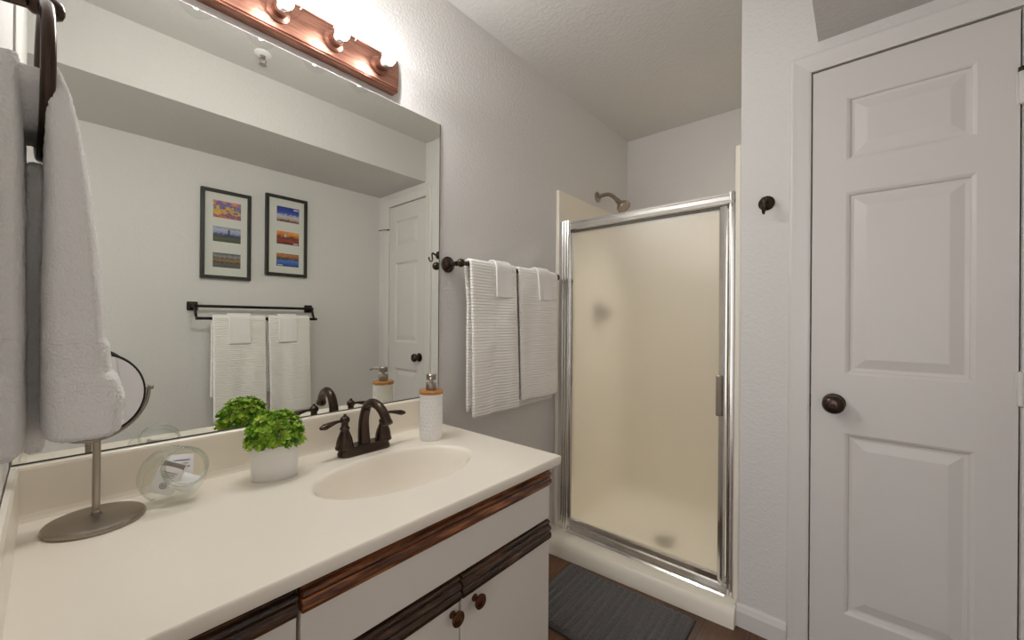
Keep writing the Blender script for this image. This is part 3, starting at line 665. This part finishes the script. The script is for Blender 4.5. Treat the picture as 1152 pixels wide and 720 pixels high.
# ------------------------------------------------------------------ things on the counter
# faucet
FX, FY = -1.122, .625
t = thing('faucet', 'oil-rubbed bronze centreset faucet with two lever handles behind the basin', 'faucet', (FX, FY, CT))
bm = new()
def stadium(k, z): return [bm.verts.new((FX+.027*k*math.cos(a)*1.0, FY+math.copysign(.054, math.sin(a))+.027*k*math.sin(a), z)) for a in [2*PI*(i+.5)/48 for i in range(48)]]
S_ = [stadium(1.0, CT+.0003), stadium(1.0, CT+.008), stadium(.95, CT+.011), stadium(.93, CT+.013), stadium(.90, CT+.022), stadium(.80, CT+.026)]
for a, b in zip(S_, S_[1:]): bridge(bm, a, b)
cap(bm, list(reversed(S_[0]))); cap(bm, S_[-1]); obj('deck_base', bm, M['bronze'], t)
bm = new(); tube(bm, [(FX-.002, FY, CT+.020), (FX-.006, FY, CT+.060), (FX-.004, FY, CT+.100), (FX+.012, FY, CT+.134), (FX+.040, FY, CT+.150), (FX+.072, FY+.003, CT+.144), (FX+.096, FY+.006, CT+.124), (FX+.107, FY+.008, CT+.102)], [.0185, .0165, .0145, .0135, .013, .013, .0135, .0145], 22)
lathe(bm, (FX+.1065, FY+.008, CT+.1035), (.42, 0, -1), [(-.004, .0155), (.004, .0165), (.008, .0155), (.010, .011)], 24); obj('spout', bm, M['bronze'], t)
for s in (-1, 1):
    bm = new(); hy = FY+s*.062
    lathe(bm, (FX, hy, CT+.022), (0, 0, 1), [(0, .0255), (.006, .0255), (.009, .0235), (.012, .0235), (.020, .0225), (.032, .0195), (.044, .0145), (.052, .0115), (.056, .0135), (.060, .0135), (.064, .0100), (.076, .0095)], 28)
    h = obj('handle_body', bm, M['bronze'], t)
    bm = new(); ball(bm, (FX, hy, CT+.104), .0140, (1, 1, .9)); ball(bm, (FX, hy, CT+.117), .005)
    tube(bm, [(FX, hy+s*.008, CT+.103), (FX+.002, hy+s*.024, CT+.103), (FX+.004, hy+s*.042, CT+.100), (FX+.006, hy+s*.060, CT+.096), (FX+.008, hy+s*.073, CT+.094)], [.006, .0062, .0095, .0125, .006], 14, flat=.68, flatdir=(0, 0, 1))
    obj('lever', bm, M['bronze'], h)

# soap dispenser
SX, SYY = -1.078, .838
t = thing('soap_dispenser', 'white honeycomb-textured soap dispenser with bamboo collar and chrome pump by the basin', 'soap dispenser', (SX, SYY, CT))
bm = new(); rows = []; nr, na = 74, 72
HXr = .0085
def hexh(u, v):
    a = HXr*1.7320508; best = 9; 
    r = round(v/(HXr*1.5)); d = []
    for rr in (r-1, r, r+1):
        off = a/2 if rr % 2 else 0; k = round((u-off)/a)
        for kk in (k-1, k, k+1): d.append(math.hypot(u-(kk*a+off), v-rr*HXr*1.5))
    d.sort(); return min(1, max(0, (d[1]-d[0])/.0035))
nper = 16; circ = nper*HXr*1.7320508; rad = circ/(2*PI)
for i in range(nr+1):
    z = i/nr*.150; row = []
    rr = rad*.98 if i == 0 else rad
    tape = min(1, min(i, nr-i)/2)
    for j in range(144):
        an = 2*PI*j/144; h = hexh(an*rad, z) if 3 < i < nr-3 else .6
        r = rr*(.97+.03*tape) - .0022*(1-h)
        row.append(bm.verts.new((SX+r*math.cos(an), SYY+r*math.sin(an), CT+.0003+z)))
    rows.append(row)
for a, b in zip(rows, rows[1:]): bridge(bm, a, b)
cap(bm, list(reversed(rows[0]))); cap(bm, rows[-1]); obj('bottle', bm, M['white_ceramic'], t)
bm = new(); lathe(bm, (SX, SYY, CT+.1503), (0, 0, 1), [(0, .037), (.003, .0395), (.009, .0395), (.012, .037), (.0125, .01)], 40); obj('bamboo_collar', bm, M['bamboo'], t, label='round bamboo collar')
bm = new(); lathe(bm, (SX, SYY, CT+.1625), (0, 0, 1), [(0, .0165), (.002, .018), (.022, .018), (.024, .0165), (.025, .006), (.032, .0055), (.033, .014), (.035, .0165), (.050, .0165), (.053, .014), (.0535, .001)], 28)
dv = Vector((.757, -.654, 0)); p0 = Vector((SX, SYY, CT+.1625+.046)); tube(bm, [p0, p0+dv*.025, p0+dv*.042+U0*.0, p0+dv*.050-U0*.006], .0042, 10); obj('pump', bm, M['nickel'], t, label='chrome pump top with spout')

# potted plant
PX, PY = -1.100, .372
t = thing('potted_plant', 'small artificial green plant in a white oval pot beside the faucet', 'plant', (PX, PY, CT))
bm = new(); prev = None; first = None
ex, ey = .032, .051
for (z, k) in ((.0003, .95), (.003, 1.0), (.080, 1.03), (.083, 1.02), (.084, .98), (.080, .94), (.072, .93)):
    r = []
    for i in range(64):
        a = 2*PI*i/64; x, y = ex*k*math.cos(a), ey*k*math.sin(a); ca, sa = math.cos(-.35), math.sin(-.35)
        r.append(bm.verts.new((PX+x*ca-y*sa*-1*-1, PY+x*sa+y*ca, CT+z)))
    if prev: bridge(bm, prev, r)
    else: first = r
    prev = r
cap(bm, list(reversed(first))); obj('pot', bm, M['white_ceramic'], t, label='white oval ceramic pot')
bm = new(); lathe(bm, (PX, PY, CT+.070), (0, 0, 1), [(0, .030), (.006, .029), (.012, .02), (.014, .001)], 24); obj('moss', bm, M['soil'], t, label='dark base of the foliage')
bm = new(); rnd = random.Random(3)
def leafs(c, d, n_, s):
    d = d.normalized(); _, u, v = frame_of(d)
    for k in range(n_):
        a = 2*PI*k/n_+rnd.random()*.8; o = (u*math.cos(a)+v*math.sin(a)); tip = (d*.8+o*.8+Vector((0, 0, .1))).normalized()
        si = tip.cross(d).normalized(); up = si.cross(tip).normalized(); ln = s*rnd.uniform(.8, 1.2); wd = ln*.30
        P_ = [c, c+tip*ln*.45+si*wd+up*.0008, c+tip*ln*.85+si*wd*.7-up*.001, c+tip*ln-up*.0015, c+tip*ln*.85-si*wd*.7-up*.001, c+tip*ln*.45-si*wd+up*.0008]
        V = [bm.verts.new(p) for p in P_]; mid = bm.verts.new(c+tip*ln*.5-up*.0012)
        for i in range(6): bm.faces.new((V[i], V[(i+1) % 6], mid))
for i in range(430):
    a = rnd.random()*2*PI; el = math.asin(rnd.uniform(-.12, 1)); rr = rnd.uniform(.55, 1.0)**.5
    d = Vector((math.cos(a)*math.cos(el), math.sin(a)*math.cos(el), math.sin(el)))
    x, y, z = d.x*.052*rr, d.y*.066*rr, d.z*.076*rr
    ca, sa = math.cos(-.35), math.sin(-.35)
    c = Vector((PX+x, PY+y, CT+.090+z))
    if c.z < CT+.086 and math.hypot(x/.034, y/.050) < 1: continue
    leafs(c, Vector((d.x+rnd.uniform(-.5,.5), d.y+rnd.uniform(-.5,.5), d.z+.45+rnd.uniform(-.3,.5))), 5, .0105)
for i in range(70):
    a = rnd.random()*2*PI; el = rnd.uniform(.1, 1.5); d = Vector((math.cos(a)*math.cos(el), math.sin(a)*math.cos(el), math.sin(el)))
    p = Vector((PX+d.x*.02, PY+d.y*.03, CT+.078)); q = Vector((PX+d.x*.048, PY+d.y*.06, CT+.092+d.z*.065))
    tube(bm, [p, (p+q)/2+Vector((0, 0, .006)), q], .0007, 5, 2)
obj('foliage', bm, M['leaf'], t, label='bright green tufted foliage')

# tilted glass jar with soap packets
ax = Vector((.86, .24, .45)).normalized()
prof = [(0, .0005), (.0, .028), (.002, .034), (.008, .046), (.020, .056), (.036, .060), (.052, .058), (.066, .051), (.075, .043), (.079, .039), (.083, .0385), (.086, .0405), (.092, .0415), (.096, .0405), (.098, .0385), (.096, .0365), (.084, .0355), (.076, .039), (.064, .047), (.050, .0545), (.036, .0565), (.020, .0525), (.010, .044), (.004, .033), (.003, .0005)]
low = min(h*ax.z - r*math.sqrt(1-ax.z**2) for h, r in prof)
JB = Vector((-1.150, .170, CT+.0006-low))
t = thing('glass_jar', 'clear round glass jar tipped on its side on the counter, holding soap packets', 'jar', (JB.x, JB.y, CT))
bm = new(); lathe(bm, JB, ax, prof[:-9], 48, close=False); obj('jar_body', bm, M['jar_glass'], t)
bm = new(); d_, u_, v_ = frame_of(ax)
for h, r, tr in ((.096, .0388, .0026), (.0885, .0405, .0018)): tube(bm, [JB+d_*h+u_*(r*math.cos(a))+v_*(r*math.sin(a)) for a in [2*PI*i/48 for i in range(48)]], tr, 10, closed=True)
obj('jar_rim', bm, M['rim_glass'], t)
side = ax.cross(U0).normalized(); upj = side.cross(ax).normalized()
def packet(label, pos, nrm, upv, W, H, T, kind):
    c = JB + ax*pos[0] + side*pos[1] + upj*pos[2]; nn = Vector(nrm).normalized(); uu = Vector(upv); uu = (uu-nn*uu.dot(nn)).normalized(); ss = uu.cross(nn).normalized()
    t = thing('soap_packet', label, 'packet', c, 'soap packets in the glass jar')
    def slab(bm, a0, a1, b0, b1, n0, n1, puff=0, mi=0):
        g = []; K = 8
        for sgn in (0, 1):
            lay = []
            for i in range(K+1):
                row = []
                for j in range(K+1):
                    fu, fv = i/K, j/K; b = max(0, (1-(2*fu-1)**2)*(1-(2*fv-1)**2))**.5
                    nz_ = (n0 if sgn == 0 else n1)*((1-puff)+puff*b)
                    row.append(bm.verts.new(c+ss*(a0+(a1-a0)*fu)+uu*(b0+(b1-b0)*fv)+nn*nz_))
                lay.append(row)
            g.append(lay)
        for lay in g:
            for i in range(K):
                for j in range(K): f = bm.faces.new((lay[i][j], lay[i+1][j], lay[i+1][j+1], lay[i][j+1])); f.smooth = True; f.material_index = mi
        for i in range(K):
            for (p, q) in (((i, 0), (i+1, 0)), ((i, K), (i+1, K)), ((0, i), (0, i+1)), ((K, i), (K, i+1))):
                f = bm.faces.new((g[0][p[0]][p[1]], g[0][q[0]][q[1]], g[1][q[0]][q[1]], g[1][p[0]][p[1]])); f.material_index = mi
    bm = new(); slab(bm, -W/2, W/2, -H/2, H/2, -T/2, T/2, .55); w_ = obj('wrapper', bm, M['packet'], t)
    f0 = T/2+.0003
    if kind == 'label':
        bm = new(); slab(bm, -W*.46, W*.46, H*.30, H*.47, T*.18, f0-T*.1, .3); obj('printed_band', bm, M['packet_grey'], t, label='grey printed band')
        bm = new()
        for k, (l, zz) in enumerate(((.62, .16), (.5, .11), (.56, .06), (.4, .01))): slab(bm, -W*l/2, W*l/2, H*zz-.0004, H*zz+.0004, T*.3, f0)
        obj('printed_text', bm, M['ink'], t, label='lines of small dark print')
        bm = new(); e0 = -H*.24
        for k in range(24):
            a = 2*PI*k/24; 
        tube(bm, [c+ss*(.0058*math.cos(a))+uu*(e0+.0058*math.sin(a))+nn*(f0-.0002) for a in [2*PI*i/24 for i in range(24)]], .0005, 6, closed=True)
        for xx in (-.0026, 0, .0026): slab(bm, xx-.0005, xx+.0005, e0-.0032, e0+.0032, T*.3, f0)
        obj('printed_emblem', bm, M['ink'], t, label='small dark round emblem')
    elif kind == 'lines':
        bm = new()
        for k, (l, zz) in enumerate(((.7, .2), (.6, .04), (.72, -.12))): slab(bm, -W*l/2, W*l/2, H*zz-.0009, H*zz+.0009, T*.3, f0, mi=1 if k == 1 else 0)
        obj('printed_text', bm, [M['ink_purple'], M['packet_grey']], t, label='lines of purple print')
tocam = (Vector((0, 0, CAMZ))-JB).normalized()
packet('white soap packet with dark round emblem, leaning at the near side of the jar', (.046, .014, -.006), (.9, -.45, .25), (.25, .3, 1), .043, .066, .008, 'label')
packet('white soap packet with purple print, behind the mouth of the jar', (.036, -.014, .016), ax + Vector((.1, -.1, -.05)), (.1, .15, 1), .052, .044, .009, 'lines')
packet('plain white soap packet lying low under the mouth of the jar', (.052, -.010, -.026), (.75, .1, .6), (.2, .5, 1), .044, .038, .014, 'plain')
packet('white soap packet with print, standing at the back of the jar', (.016, .004, -.004), ax, (.2, .5, 1), .044, .050, .008, 'lines')

# makeup mirror on a stand
MX, MY = -1.109, .063
t = thing('makeup_mirror', 'brushed nickel round makeup mirror on a stand, behind the hand towel', 'makeup mirror', (MX, MY, CT))
bm = new(); lathe(bm, (MX-.002, MY, CT+.0003), (0, 0, 1), [(0, .068), (.001, .071), (.005, .0722), (.009, .070), (.0115, .064), (.013, .02), (.016, .009), (.018, .0085)], 64); obj('stand_base', bm, M['nickel'], t)
bm = new(); lathe(bm, (MX, MY, CT+.016), (0, 0, 1), [(0, .0075), (.006, .0075), (.008, .0058), (.140, .0058), (.142, .0075), (.150, .0075)], 24); obj('post', bm, M['nickel'], t)
nrm = Vector((.9, .436, 0)).normalized(); tg = Vector((-.436, .9, 0)).normalized(); DC = Vector((MX, MY, 1.019))
bm = new(); tube(bm, [DC + tg*(.088*math.cos(a)) + U0*(.088*math.sin(a)) for a in [PI + PI*i/40 for i in range(41)]], .0035, 10, 1)
for s in (-1, 1): lathe(bm, DC+tg*(s*.080), tg*s, [(0, .004), (.006, .004), (.007, .0055), (.014, .0055), (.016, .003)], 14)
obj('yoke', bm, M['nickel'], t)
tilt = (nrm*math.cos(.12)+U0*math.sin(.12)).normalized()
bm = new(); lathe(bm, DC, tilt, [(-.005, .0005), (-.005, .075), (.005, .075), (.005, .0005)], 64); hd_ = obj('mirror_disc', bm, M['makeup_mirror'], t, label='round mirror glass')
bm = new(); d_, u_, v_ = frame_of(tilt); tube(bm, [DC+u_*(.077*math.cos(a))+v_*(.077*math.sin(a)) for a in [2*PI*i/72 for i in range(72)]], .0045, 12, closed=True); obj('rim', bm, M['bronze_dark'], hd_, label='thin dark metal rim')
